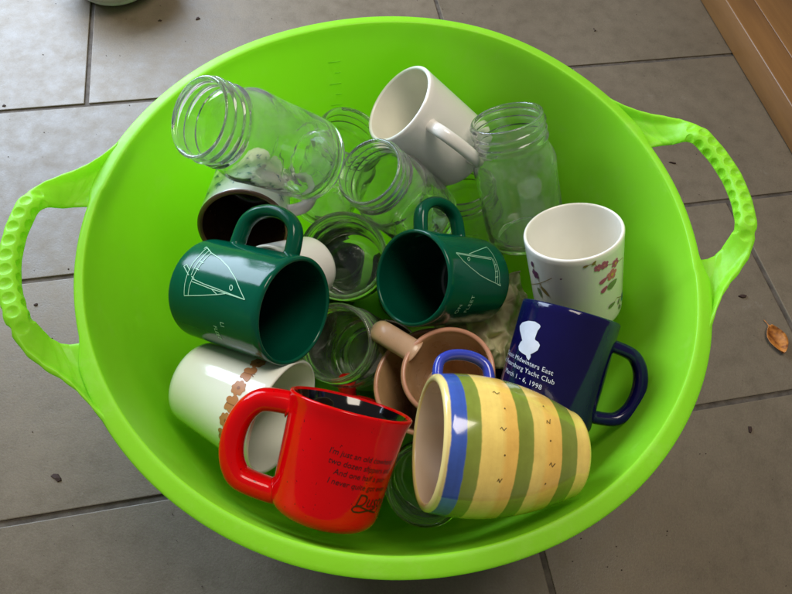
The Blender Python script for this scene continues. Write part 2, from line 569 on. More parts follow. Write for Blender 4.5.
DECALS = {
    'green_left': [[[0.7667, 0.01724], [0.9882, 0.01833], [1.1931, 0.01776], [1.4058, 0.01817], [1.6171, 0.01898], [1.8066, 0.0203]], [[0.88, 0.02613], [1.0786, 0.02592], [1.2665, 0.02538], [1.4549, 0.0248], [1.6303, 0.02414], [1.7969, 0.02456]], [[0.827, 0.02209], [1.0448, 0.02255], [1.2392, 0.02197], [1.4275, 0.02225]], [[0.7667, 0.01724], [0.88, 0.02613]], [[0.8142, 0.0159], [0.7435, 0.01519], [0.8038, 0.02028]], [[1.8183, 0.02024], [1.7342, 0.03652], [1.6384, 0.05313], [1.5847, 0.06053]], [[0.88, 0.02613], [0.9775, 0.03934], [1.109, 0.05205], [1.2842, 0.06414], [1.468, 0.07315], [1.597, 0.07959]], [[1.5305, 0.02515], [1.5685, 0.04494], [1.5812, 0.06341], [1.597, 0.07959]], [[1.4832, 0.0253], [1.5203, 0.03785], [1.541, 0.05058], [1.597, 0.07959]], [[1.5639, 0.04583], [1.6384, 0.05313]], [[1.341, 0.0187], [1.2485, 0.01279], [1.2943, 0.01087], [1.4376, 0.02006]], [[1.2776, 0.0231], [1.2996, 0.02741]], [[1.4434, 0.023], [1.466, 0.02645]], [[1.1192, 0.02298], [1.1439, 0.0272]], [[1.4554, 0.06537], [1.478, 0.06559], [1.4963, 0.06547], [1.5051, 0.06491], [1.5023, 0.06412], [1.4885, 0.06333], [1.4676, 0.0628], [1.4449, 0.06258], [1.4265, 0.06269], [1.4172, 0.06312], [1.4202, 0.06391], [1.4341, 0.06469], [1.4554, 0.06537]]],
    'gl_text': [[2.1164, 0.05653], [2.2484, 0.05792], [2.4351, 0.06338]],
    'green_right': [[[-1.1671, 0.08032], [-1.1859, 0.05469], [-1.2007, 0.02679]], [[-1.1894, 0.08091], [-1.2136, 0.05545], [-1.2405, 0.02857]], [[-1.1606, 0.06095], [-1.0258, 0.042], [-0.8808, 0.02232]], [[-0.8808, 0.02232], [-1.0842, 0.02136], [-1.2739, 0.02104], [-1.4884, 0.02051], [-1.7736, 0.02053]], [[-1.1923, 0.02664], [-1.4115, 0.0263], [-1.7576, 0.0278]], [[-1.2118, 0.02471], [-1.4295, 0.02353], [-1.7675, 0.02403]], [[-1.175, 0.08046], [-1.3513, 0.07405], [-1.4766, 0.065], [-1.6178, 0.05191], [-1.7119, 0.03721], [-1.8017, 0.01964]], [[-1.7876, 0.02384], [-1.8211, 0.018], [-1.765, 0.0196]], [[-1.3696, 0.02647], [-1.3555, 0.02214]], [[-1.5158, 0.02712], [-1.4988, 0.02254]], [[-1.6377, 0.02795], [-1.6215, 0.02285]], [[-1.2817, 0.06312], [-1.3015, 0.06381], [-1.3168, 0.0648], [-1.3227, 0.06571], [-1.319, 0.06648], [-1.3065, 0.06686], [-1.2876, 0.06665], [-1.2678, 0.06596], [-1.2524, 0.06498], [-1.2451, 0.0639], [-1.2487, 0.06313], [-1.2626, 0.06291], [-1.2817, 0.06312]]],
    'gr_text': [[-2.4821, 0.07122], [-2.2393, 0.07201], [-2.5665, 0.05506], [-2.0367, 0.05808]],
    'emblem': [[-2.9103, 0.06462], [-2.8444, 0.06761], [-2.6644, 0.06995], [-2.4834, 0.07061], [-2.3579, 0.06933], [-2.3306, 0.06802], [-2.3679, 0.06446], [-2.3801, 0.05915], [-2.3727, 0.05753], [-2.2896, 0.05679], [-2.2371, 0.05476], [-2.253, 0.05074], [-2.3389, 0.04751], [-2.3806, 0.04656], [-2.3554, 0.04449], [-2.3787, 0.04166], [-2.4389, 0.04298], [-2.4746, 0.04485], [-2.5724, 0.04524], [-2.6928, 0.04661], [-2.7431, 0.04953], [-2.7123, 0.05308], [-2.6729, 0.05443], [-2.7589, 0.05808], [-2.8582, 0.0615]],
    'navy_text': [[[-2.6818, 0.03412], [-1.8459, 0.03501]], [[-2.9235, 0.02723], [-1.7749, 0.02887]], [[-2.9194, 0.0224], [-1.9769, 0.0226]]],
    'red_text': [[[1.4559, 0.0516], [1.9112, 0.05307], [2.4963, 0.05235]], [[1.4806, 0.04589], [2.5853, 0.04596]], [[1.6079, 0.04043], [2.6387, 0.03916]], [[1.5433, 0.03441], [2.7586, 0.0328]]],
    'dusty': [[2.1188, 0.02298], [2.6063, 0.02097], [2.0635, 0.03088]],
    'fish': [[2.6136, 0.02039], [2.5336, 0.01905], [2.3729, 0.01836], [2.2386, 0.01759], [2.1234, 0.0179], [2.0795, 0.01931], [2.1098, 0.02113], [2.2007, 0.02157], [2.3352, 0.02005], [2.4993, 0.01808], [2.675, 0.01669]],
    'butterfly': [[1.9386, 0.08002], [2.1815, 0.08031], [2.4558, 0.07943], [2.734, 0.0778], [3.0041, 0.07513], [-2.9836, 0.07266], [-2.6734, 0.06996]],
    'floral': [[-2.7965, 0.07757], [-2.6577, 0.07798], [-2.3619, 0.07262], [-2.4579, 0.06309], [-2.6786, 0.06152], [-2.6578, 0.05122], [-2.4354, 0.05198], [-1.9064, 0.02081], [-2.4372, 0.02757], [-2.1034, 0.01446], [-3.0411, 0.08297], [-2.8757, 0.08434], [-2.0102, 0.0681], [-1.9895, 0.0414], [2.0906, 0.06465], [2.0366, 0.0746], [2.3359, 0.05001], [2.1624, 0.04489], [1.5998, 0.03789], [2.2158, 0.05717], [2.5572, 0.06936], [2.7555, 0.07039], [-2.1687, 0.02382], [-2.2567, 0.03071]],
    'stripes': [[-1.8427, 0.09977], [-1.8228, 0.08949], [-1.8069, 0.08105], [-1.7608, 0.0575], [-1.7376, 0.04736], [-1.6723, 0.02581], [-1.6171, 0.01372]],
    'marks': [[-1.0611, 0.06887], [-1.6144, 0.06765], [-2.2747, 0.06745], [-1.3898, 0.03514], [-2.0366, 0.03339], [-1.3219, 0.06544], [-1.9446, 0.06639], [-1.6874, 0.03524], [-2.3317, 0.03598], [-1.1074, 0.03623]],
}

# ------------------------------------------------------------------ floor
YAW = 0.3103
ROW_Y0, ROW_H, TILE_W = 0.5011, 0.2998, 0.5858
ROW_X = {0: -0.3686, 1: 0.4132, 2: 0.5700, 3: 0.1454}
ex = Vector((math.cos(YAW), math.sin(YAW), 0))
ey = Vector((-math.sin(YAW), math.cos(YAW), 0))
FLOOR_ROT = Matrix((ex, ey, Vector((0, 0, 1)))).transposed().to_4x4()

def box_mesh(name, sx, sy, sz, bevel=0.0, seg=2):
    """box centred in x and y, top at z = 0"""
    bm = bmesh.new()
    bmesh.ops.create_cube(bm, size=1.0)
    for v in bm.verts:
        v.co = Vector((v.co.x * sx, v.co.y * sy, (v.co.z - 0.5) * sz))
    if bevel:
        bmesh.ops.bevel(bm, geom=bm.edges[:], offset=bevel, segments=seg, affect='EDGES', profile=0.6)
    me = bpy.data.meshes.new(name)
    bm.to_mesh(me)
    bm.free()
    return me

GAP = 0.0068
floor = link('floor', box_mesh('floor', 4.2, 3.9, 0.02), (grout_material(),), smooth=False)
floor.matrix_world = Matrix.Translation((0.0, 0.3, -0.0022)) @ FLOOR_ROT
tag(floor, 'brown grouted floor under the grey tiles', kind='structure')
TILE = tile_material()
tile_me = box_mesh('tile', TILE_W - GAP, ROW_H - GAP, 0.012, 0.0011, 2)
tile_me.materials.append(TILE)
inv = floor.matrix_world.inverted()
for row in range(-4, 7):
    off = ROW_X[row] if row in ROW_X else 0.17 * row + rnd.uniform(-0.1, 0.1)
    for i in range(-4, 4):
        u = off + (i + 0.5) * TILE_W
        v = ROW_Y0 - (row - 0.5) * ROW_H
        p = ex * u + ey * v
        if (p - Vector((0, 0.3, 0))).length > 1.55:
            continue
        t = link('tile', tile_me, (), floor, smooth=False)
        t.matrix_local = inv @ (Matrix.Translation((p.x, p.y, rnd.uniform(-0.0004, 0.0004))) @ FLOOR_ROT)

# ------------------------------------------------------------------ wooden step at the right
WOOD_A = wood_material('oiled_oak', (0.170, 0.076, 0.020, 1), (0.235, 0.110, 0.031, 1))
wn, wd = ex, ey
step = empty('wooden_step', Matrix.Translation(wn * 0.717 + wd * 0.55) @ FLOOR_ROT)
tag(step, 'low brown wooden step standing on the tiles in the far right corner', 'step')
for x0, x1, nm in ((0.0, 0.0525, 'edge_board'), (0.0535, 0.1625, 'plank'), (0.1635, 0.2725, 'plank')):
    me = box_mesh(nm, x1 - x0, 1.3, 0.045, 0.0022, 2)
    o = link(nm, me, (WOOD_A,), step)
    o.location = ((x0 + x1) / 2, 0, 0.0455)

# ------------------------------------------------------------------ white bowl at the top edge
bp = dict(B=(-0.553, 0.640, 0.0005), ax=(0, 0, 1), H=(1, 0, 0), h=0.075, rm=0.095, rb=0.052, rmid=0.085, hr=0)
BW = glaze('white_enamel', srgb(246, 246, 244), 0.22, 0.02)
prb, ixb, fb = mug_body(bp, 0.0035, 0.012)
bme = lathe('white_bowl', prb, 96, None)
wb_ = link('white_bowl', bme, (BW,))
wb_.matrix_world = frame(bp)
tag(wb_, 'rounded white bowl on the tiles, cut off by the far left edge of the picture', 'bowl')

# ------------------------------------------------------------------ lime green tub
H_T = 0.336
TH_R, TH_L = math.radians(18.0), math.radians(198.0)

def dang(a, b):
    return (a - b + PI) % (2 * PI) - PI

def smooth01(x):
    x = min(max(x, 0), 1)
    return x * x * (3 - 2 * x)

RIMH = [(1, 0.0, 0.0), (2, 0.0016, -0.0006), (3, 0.0, 0.0)]
def rim_r(a):
    d = math.degrees
    r = 0.2393
    # soft tub, pulled slightly out of round
    r += 0.0030 * math.cos(2 * (a - math.radians(70))) * (1 if math.sin(a) > 0 else 0.55)
    r += 0.0026 * math.exp(-(dang(a, math.radians(-42)) / 0.35) ** 2)
    r += 0.0022 * math.exp(-(dang(a, math.radians(-18)) / 0.28) ** 2)
    r -= 0.0022 * math.exp(-(dang(a, math.radians(118)) / 0.30) ** 2)
    r += 0.0030 * math.exp(-(dang(a, math.radians(75)) / 0.30) ** 2)
    return r

def hole_k(a):
    """1 where the rim runs free along a handle hole"""
    k = 0
    for c in (TH_R, TH_L):
        k = max(k, 1 - smooth01((abs(math.degrees(dang(a, c))) - 13.0) / 6.0))
    return k

def tub_profile(a):
    R = rim_r(a)
    hk = hole_k(a)
    ri = R - 0.0128                       # inner wall at the top
    Ro = R - 0.0058 * hk                  # the flange is only a bead along the holes
    rb = 0.178
    pr = [(0, 0.006), (rb * 0.35, 0.006), (rb * 0.7, 0.006), (rb - 0.016, 0.0062), (rb - 0.006, 0.0085), (rb - 0.001, 0.014)]
    zs = [0.022, 0.045, 0.08, 0.115, 0.15, 0.185, 0.22, 0.25, 0.275, 0.295, 0.310, 0.320, H_T - 0.010]
    for z in zs:
        t = (z - 0.014) / (H_T - 0.010 - 0.014)
        bul = 0.0035 * math.sin(PI * t)
        pr.append((rb + (ri - 0.0006 - rb) * t + bul, z))
    fl = 0.0022 * (1 - hk)                 # the flange falls a little towards its edge
    pr += [(ri, H_T - 0.0045), (ri + 0.0001, H_T - 0.0012), (ri + 0.0005, H_T - 0.0003), (ri + 0.0013, H_T), (ri + 0.0040, H_T - 0.1 * fl),
           (Ro - 0.0026, H_T - fl), (Ro - 0.0010, H_T - fl - 0.0004), (Ro, H_T - fl - 0.0016), (Ro - 0.0001, H_T - fl - 0.0042),
           (Ro - 0.0016, H_T - fl - 0.0054), (ri + 0.0046 - 0.001 * hk, H_T - 0.0085), (ri + 0.0037, H_T - 0.012)]
    for z in reversed(zs[:-1]):
        t = (z - 0.014) / (H_T - 0.010 - 0.014)
        bul = 0.0035 * math.sin(PI * t)
        pr.append((rb + (ri - 0.0006 - rb) * t + bul + 0.0042, z))
    pr += [(rb + 0.003, 0.010), (rb - 0.001, 0.003), (rb - 0.006, 0.0005), (rb * 0.5, 0.0005), (0, 0.0005)]
    return pr

tub = empty('plastic_tub', Matrix.Translation((0, 0, 0.0006)))
tub['label'] = 'lime green flexible plastic tub with two handles, full of mugs and jars'
tub['category'] = 'tub'
SEG = 288
rows = [tub_profile(2 * PI * k / SEG) for k in range(SEG)]
npr = len(rows[0])
verts, faces = [], []
for k in range(SEG):
    a = 2 * PI * k / SEG
    for r, z in rows[k]:
        verts.append((r * math.cos(a), r * math.sin(a), z))
for k in range(SEG):
    k2 = (k + 1) % SEG
    for i in range(npr - 1):
        faces.append((k * npr + i, k * npr + i + 1, k2 * npr + i + 1, k2 * npr + i))
me = mesh('body', verts, faces)
bm = bmesh.new()
bm.from_mesh(me)
bmesh.ops.remove_doubles(bm, verts=bm.verts, dist=1e-6)
bmesh.ops.recalc_face_normals(bm, faces=bm.faces)
bm.to_mesh(me)
bm.free()
link('body', me, (PLASTIC,), tub)

def lerp_tab(tab, x):
    for (x0, y0), (x1, y1) in zip(tab[:-1], tab[1:]):
        if x <= x1:
            t = (x - x0) / (x1 - x0)
            t = t * t * (3 - 2 * t) * 0.4 + t * 0.6
            return y0 + (y1 - y0) * t
    return tab[-1][1]

ROUT = [(0, 0.2732), (5, 0.2718), (9, 0.2694), (12, 0.2666), (15, 0.2622), (17.5, 0.2560), (20, 0.2485), (22.5, 0.2436), (25.5, 0.2408), (30, 0.2390)]
RIN = [(0, 0.2598), (4, 0.2590), (8, 0.2562), (10.5, 0.2530), (12, 0.2500), (13.0, 0.2458), (13.5, 0.2412), (13.9, 0.2335)]
RISE = 0.0200

def handle_surface(cen):
    NU, NV = 420, 64
    def ends(u):
        au = abs(u)
        sg = 1 if u >= 0 else -1
        pi_ = 13.9 * (au + 0.25 * au * (1 - au))
        po = pi_ + 1.4 * min(1, au / 0.72) ** 2 + 14.9 * max(0, (au - 0.66) / 0.34) ** 1.3
        R0 = rim_r(cen + math.radians(sg * 22)) - 0.2393
        w = smooth01((au - 0.5) / 0.5)
        ri = lerp_tab(RIN, pi_) + R0 * w
        ro = lerp_tab(ROUT, po) + R0 * w
        ai, ao = cen + sg * math.radians(pi_), cen + sg * math.radians(po)
        return (Vector((ri * math.cos(ai), ri * math.sin(ai), 0)), Vector((ro * math.cos(ao), ro * math.sin(ao), 0)))
    N0 = 1600
    prev, tot = None, [0.0]
    for i in range(N0 + 1):
        a, b = ends(-1 + 2 * i / N0)
        c = a.lerp(b, 0.6)
        if prev is not None:
            tot.append(tot[-1] + (c - prev).length)
        prev = c
    L = tot[-1]
    def u_at(s):
        lo, hi = 0, N0
        while hi - lo > 1:
            md = (lo + hi) // 2
            if tot[md] < s:
                lo = md
            else:
                hi = md
        t = (s - tot[lo]) / max(1e-9, tot[hi] - tot[lo])
        return -1 + 2 * (lo + t) / N0
    def g_of(u):
        return 1 - smooth01((abs(u) - 0.66) / 0.22)
    def point(u, ang):
        a, b = ends(u)
        wv = b - a
        width, wdir = wv.length, wv.normalized()
        g = g_of(u)
        ca, sa = math.cos(ang), math.sin(ang)
        e = 2 / (2.6 - 0.3 * g)
        x = math.copysign(abs(ca) ** e, ca)
        y = math.copysign(abs(sa) ** e, sa)
        v = (x + 1) / 2
        thin = 0.0020 + 0.0034 * smooth01((v - 0.72) / 0.16) + 0.0008 * smooth01((0.14 - v) / 0.14)
        th = thin * (1 - g) + 0.0066 * g
        dish = -0.0036 * (1 - g) * smooth01((0.86 - v) / 0.18) * smooth01(v / 0.35)
        p = a + wdir * (width * v)
        lift = RISE * smooth01((1 - abs(u)) / 0.42)
        lean = (0.55 + 0.45 * v) if g < 1 else 1.0      # the webs climb from the rim to the grip
        z0 = H_T - 0.0040 - 0.0022 * smooth01((abs(u) - 0.86) / 0.14) + 0.0020 * g + lift * (lean * (1 - g) + g)
        z = z0 + dish + y * th
        q = Vector((p.x, p.y, z))
        mid = a.lerp(b, 0.5)
        return q, Vector((mid.x, mid.y, H_T - 0.0040 + 0.0020 * g + lift))
    # three staggered rows of round dimples along the grip, above and outside, three below
    pitch = 0.0113
    dim = []
    for ra, sh in ((1.60, 0.0), (0.15, 0.5), (-1.57, 0.0), (3.14, 0.5)):
        for k in range(-6, 7):
            sc = (k + sh) * pitch
            if abs(sc) < 0.062:
                dim.append((sc, point(u_at(L / 2 + sc), ra)[0]))
    verts, faces = [], []
    for i in range(NU + 1):
        s = L * i / NU
        u = u_at(s)
        sc = s - L / 2
        near = [c for q, c in dim if abs(q - sc) < 0.009]
        for k in range(NV):
            q, mid = point(u, 2 * PI * k / NV)
            d = 0.0
            for c in near:
                d2 = (q - c).length_squared / (0.0040 ** 2)
                if d2 < 1:
                    d = max(d, (1 - d2) ** 0.65)
            if near:
                q = q + (mid - q).normalized() * (0.0019 * d - 0.0002)
            verts.append(q)
    for i in range(NU):
        for k in range(NV):
            k2 = (k + 1) % NV
            faces.append((i * NV + k, i * NV + k2, (i + 1) * NV + k2, (i + 1) * NV + k))
    faces.append(tuple(range(NV - 1, -1, -1)))
    faces.append(tuple(NU * NV + k for k in range(NV)))
    me = mesh('handle', verts, faces)
    bm = bmesh.new()
    bm.from_mesh(me)
    bmesh.ops.recalc_face_normals(bm, faces=bm.faces)
    bm.to_mesh(me)
    bm.free()
    return me

for cen in (TH_R, TH_L):
    link('handle', handle_surface(cen), (PLASTIC,), tub)

# moulded level marks on the far inner wall
tick_me = {}
for k in range(9):
    z = 0.200 + 0.0125 * k
    long_ = k % 2 == 0
    a = math.radians(112.5)
    t = (z - 0.014) / (H_T - 0.010 - 0.014)
    r = 0.178 + (rim_r(a) - 0.0128 - 0.0006 - 0.178) * t + 0.0035 * math.sin(PI * t)
    if long_ not in tick_me:
        tick_me[long_] = box_mesh('level_mark', 0.012 if long_ else 0.006, 0.0010, 0.0008, 0.0002, 1)
        tick_me[long_].materials.append(PLASTIC)
    o = link('level_mark', tick_me[long_], (), tub)
    rad = Vector((math.cos(a), math.sin(a), 0))
    tan = Vector((-math.sin(a), math.cos(a), 0))
    p = rad * (r - 0.0001) + Vector((0, 0, z)) + tan * (0.003 if long_ else 0.0)
    o.matrix_local = Matrix.Translation(p) @ Matrix((tan, Vector((0, 0, 1)), -rad)).transposed().to_4x4() @ Matrix.Translation((0, 0, 0.0005))

# ------------------------------------------------------------------ glass jars
def make_jar(P, label, name='glass_jar', neck=0.80, turns=1.6, seg=96, group='clear glass jars in the tub'):
    h, rm, rb = P['h'], P['rm'], P['rb']
    w = 0.0028
    rn = rm - 0.0022
    zs, rs = [], []
    pr = [(0, 0.0035), (rb * 0.55, 0.0030), (rb - 0.011, 0.0016), (rb - 0.009, 0.0), (rb - 0.0065, 0.0)]
    for k in range(1, 6):
        a = PI / 2 * k / 5
        pr.append((rb - 0.0065 + 0.0065 * math.sin(a), 0.0065 * (1 - math.cos(a))))
    zsho = h * (neck - 0.16)
    for k in range(1, 8):
        pr.append((rb + 0.0003 * math.sin(k), 0.0065 + (zsho - 0.0065) * k / 7))
    for k in range(1, 9):
        t = k / 8
        pr.append((rb + (rn - rb) * smooth01(t), zsho + (h * neck - zsho) * t))
    i_neck = len(pr)
    zn0 = h * neck
    pr.append((rn + 0.0020, zn0 + 0.0012)); pr.append((rn + 0.0022, zn0 + 0.0028)); pr.append((rn + 0.0002, zn0 + 0.0044))
    nth0 = len(pr)
    NTH = 26
    z_a, z_b = zn0 + 0.0050, h - 0.0026
    for k in range(NTH + 1):
        pr.append((rn, z_a + (z_b - z_a) * k / NTH))
    nth1 = len(pr)
    for k in range(1, 7):
        a = PI * k / 6
        pr.append((rn - 0.0012 + 0.0018 * math.cos(a) * 0.95, h - 0.0020 + 0.0020 * math.sin(a)))
    outer = pr[:i_neck]
    inner = [(rn - w, h - 0.004), (rn - w, zn0 + 0.004), (rn - w, zn0)]
    for k in range(7, -1, -1):
        t = k / 8
        inner.append((rb + (rn - rb) * smooth01(t) - w, zsho + (zn0 - zsho) * t))
    for k in range(6, 0, -1):
        inner.append((rb - w, 0.012 + (zsho - 0.012) * k / 7))
    for k in range(1, 6):
        a = PI / 2 * k / 5
        inner.append((rb - w - 0.008 * (1 - math.cos(a)), 0.0135 - 0.008 * math.sin(a)))
    inner += [(rb * 0.55, 0.0062), (0, 0.0066)]
    pr = pr + inner
    p_h = (z_b - z_a) / (turns + 0.6)
    def rf(i, a, r, z):
        if nth0 <= i < nth1:
            b = 0
            for kk in range(-1, 4):
                zc = z_a + p_h * (0.35 + kk + a / (2 * PI))
                if z_a + 0.001 < zc < z_b - 0.0005:
                    b = max(b, math.exp(-((z - zc) / 0.0011) ** 2))
            r += 0.0019 * b
        return r, z
    me = lathe(name, pr, seg, None, rf)
    bm = bmesh.new(); bm.from_mesh(me)
    bmesh.ops.recalc_face_normals(bm, faces=bm.faces)
    bm.to_mesh(me); bm.free()
    o = link(name, me, (GLASS,))
    o.matrix_world = frame(P)
    tag(o, label, 'jar', group)
    return o

JARS = {
    'jar_tl': ('large clear glass jar lying against the upper left wall, its mouth facing left', 0.80),
    'jar_c': ('clear glass jar with its open screw mouth just left of the plain white mug', 0.80),
    'jar_bl': ('clear glass jar half hidden behind two other jars, left of the plain white mug', 0.80),
    'jar_r': ('clear glass jar leaning on the far wall to the right of the plain white mug', 0.80),
    'jar_m': ('clear glass jar deep in the tub below the base of the plain white mug', 0.80),
    'jar_o': ('wide open glass jar between the two green mugs, its round base seen through the mouth', 0.84),
    'jar_b': ('glass jar in the dark gap beside the tan mug handle, below the two green mugs', 0.82),
    'jar_y': ('glass jar deep in the tub under the mouth of the yellow striped mug', 0.82),
}
for k, (lab, nk) in JARS.items():
    make_jar(POSES[k], lab, neck=nk)

# ------------------------------------------------------------------ mugs
WHITE = glaze('white_glaze', srgb(238, 236, 230), 0.16, 0.02)
CREAM = glaze('cream_glaze', srgb(226, 222, 206), 0.18, 0.04)
GREEN = glaze('bottle_green_glaze', srgb(2, 82, 60), 0.12, 0.06, coat=0.0, ior=1.34)
GREEN_IN = glaze('bottle_green_inside', srgb(2, 66, 50), 0.16, 0.06)
PRINT_W = plain('pale_print', srgb(170, 222, 190), 0.45)

# green mugs
gl, fgl = make_mug('green_mug', POSES['green_left'], (GREEN, GREEN, GREEN_IN), 'dark green mug lying at the left, an outlined sail on its side and handle up', handle=(0.20, 0.80, 0.030, 0.0068, 0.0050), group='dark green sailing mugs')
ribbon('sail_drawing', fgl, DECALS['green_left'], 0.00055, PRINT_W, gl)
t0 = DECALS['gl_text'][0]
lettering('lettering', fgl, 'LI', 0.0055, t0[0] - 0.02, t0[1] + 0.001, PRINT_W, gl)
lettering('lettering', fgl, 'FLEET', 0.0050, t0[0] + 0.10, t0[1] - 0.007, PRINT_W, gl)
gr, fgr = make_mug('green_mug', POSES['green_right'], (GREEN, GREEN, GREEN_IN), 'dark green mug in the middle of the pile, its dark mouth facing the camera', handle=(0.20, 0.80, 0.030, 0.0068, 0.0050), group='dark green sailing mugs')
ribbon('sail_drawing', fgr, DECALS['green_right'], 0.00055, PRINT_W, gr)
g0 = DECALS['gr_text']
lettering('lettering', fgr, 'ON', 0.0062, g0[1][0], g0[0][1] - 0.002, PRINT_W, gr, align='RIGHT', spacing=1.15)
lettering('lettering', fgr, 'FLEET', 0.0062, g0[3][0], g0[2][1] + 0.001, PRINT_W, gr, align='RIGHT', spacing=1.15)

# plain white mug at the back
make_mug('white_mug', POSES['white_top'], (WHITE, WHITE, CREAM), 'plain white mug tipped on its side at the back, its flat handle facing up', handle=(0.16, 0.80, 0.026, 0.0058, 0.0046))

# floral mug
FLW = glaze('ivory_glaze', srgb(240, 237, 226), 0.15, 0.02)
flo, ff = make_mug('floral_mug', POSES['floral'], (FLW, FLW, FLW), 'white mug with pink and teal flowers, leaning on the right wall behind the navy mug', wall=0.0032, base_round=0.008)
PINK = plain('rose_print', srgb(190, 90, 132), 0.4)
PINK2 = plain('light_rose_print', srgb(216, 122, 134), 0.4)
PURP = plain('plum_print', srgb(120, 66, 104), 0.4)
TEAL = plain('teal_print', srgb(96, 158, 146), 0.4)
LEAFG = plain('grey_green_print', srgb(128, 146, 100), 0.4)
GOLD = plain('olive_gold_print', srgb(150, 128, 66), 0.4)
YEL = plain('yellow_centre_print', srgb(214, 178, 90), 0.4)
def lobes(r, n, d=0.22, k=30, ph=0.0):
    return [(r * (1 - d + d * abs(math.cos(n * (2 * PI * i / k + ph) / 2)) ** 0.7 * 1.0) * math.cos(2 * PI * i / k),
             r * (1 - d + d * abs(math.cos(n * (2 * PI * i / k + ph) / 2)) ** 0.7 * 1.0) * math.sin(2 * PI * i / k)) for i in range(k)]
def leafshape(l, w, k=20):
    return [(l * math.cos(2 * PI * i / k), w * math.sin(2 * PI * i / k) * (1 - 0.35 * math.cos(2 * PI * i / k))) for i in range(k)]
FD = DECALS['floral']
E1 = 0.00055
for i, (r, mt, n) in {0: (0.0034, PINK, 5), 1: (0.0038, PINK, 5), 2: (0.0040, PINK, 5), 3: (0.0052, PINK2, 5), 7: (0.0046, TEAL, 5), 14: (0.0044, PURP, 5)}.items():
    patch('flower', ff, FD[i][0], FD[i][1], lobes(r * 1.12, n, 0.32), mt, flo, rot=0.5 * i)
    patch('flower_centre', ff, FD[i][0], FD[i][1], lobes(r * 0.34, 4, 0.15, 16), YEL if i in (3, 2) else (PINK2 if mt is PINK else PURP), flo, eps=E1)
for i, l, w, mt, ro in ((4, 0.0036, 0.0017, PINK, 0.5), (5, 0.0034, 0.0017, PINK, 0.8), (6, 0.0050, 0.0030, LEAFG, 0.3), (8, 0.0036, 0.0018, LEAFG, 0.1), (9, 0.0030, 0.0015, LEAFG, -0.9),
                        (15, 0.0030, 0.0014, PURP, 1.3), (16, 0.0048, 0.0017, GOLD, -0.8), (17, 0.0046, 0.0017, LEAFG, -1.3), (10, 0.0020, 0.0009, GOLD, 0.3), (11, 0.0022, 0.0010, GOLD, 0.9), (21, 0.0010, 0.0005, PURP, 0.4), (22, 0.0026, 0.0013, LEAFG, 1.2)):
    patch('leaf_print', ff, FD[i][0], FD[i][1], leafshape(l * 1.15, w * 1.25), mt, flo, rot=ro, eps=0.00045)
ribbon('stem_print', ff, [[FD[10], FD[11], FD[0], FD[1], FD[2], FD[12]], [FD[12], FD[13], FD[7]], [FD[7], FD[23], FD[8]], [FD[22], FD[9]], [FD[3], FD[4]], [FD[6], FD[5]]], 0.0005, GOLD, flo, eps=0.0003)
ribbon('stem_print', ff, [[FD[15], FD[14], FD[19], FD[20]], [FD[18], FD[19]], [FD[19], FD[17]], [FD[19], FD[16]]], 0.0006, GOLD, flo, eps=0.0003)

# navy mug
NAVY = glaze('navy_glaze', srgb(16, 12, 66), 0.10, 0.08, coat=0.0, ior=1.42)
NAVY_IN = glaze('navy_inside', srgb(16, 14, 60), 0.14, 0.06)
PRINT_B = plain('pale_blue_print', srgb(214, 222, 236), 0.45)
nav, fn = make_mug('navy_mug', POSES['navy'], (NAVY, NAVY, NAVY_IN), 'navy blue mug with white emblem and yacht club lettering, handle at the right wall', handle=(0.14, 0.80, 0.030, 0.0066, 0.0052))
em = DECALS['emblem']
ca_, cz_ = sum(p[0] for p in em) / len(em), sum(p[1] for p in em) / len(em)
# filled outline: quads from the outline to a centre spine, so that it follows the wall
verts, faces = [], []
zs_ = sorted(set(p[1] for p in em))
zmin_, zmax_ = zs_[0], zs_[-1]
def span(z):
    xs = []
    for (a0, z0), (a1, z1) in zip(em, em[1:] + em[:1]):
        if (z0 - z) * (z1 - z) <= 0 and abs(z1 - z0) > 1e-9:
            xs.append(a0 + (a1 - a0) * (z - z0) / (z1 - z0))
    return min(xs), max(xs)
NR = 48
for i in range(NR + 1):
    z = zmin_ + 1e-5 + (zmax_ - zmin_ - 2e-5) * i / NR
    x0, x1 = span(z)
    for k in range(9):
        verts.append(onwall(fn, x0 + (x1 - x0) * k / 8, z))
for i in range(NR):
    for k in range(8):
        faces.append((i * 9 + k, i * 9 + k + 1, (i + 1) * 9 + k + 1, (i + 1) * 9 + k))
link('emblem', mesh('emblem', verts, faces), (PRINT_B,), nav)
NT_ = DECALS['navy_text']
for (txt, dth), dz in zip((('Classic Midwinters East', 0.0), ('St. Petersburg Yacht Club', 0.0), ('March 1 - 6, 1998', 0.0)), (0.0, 0.0, 0.0)):
    i = ('C', 'S', 'M').index(txt[0])
    p1 = NT_[i][1]
    lettering('lettering', fn, txt, 0.0050, p1[0], NT_[i][1][1] + 0.0012, PRINT_B, nav, align='RIGHT', spacing=1.06, slope=-0.10)

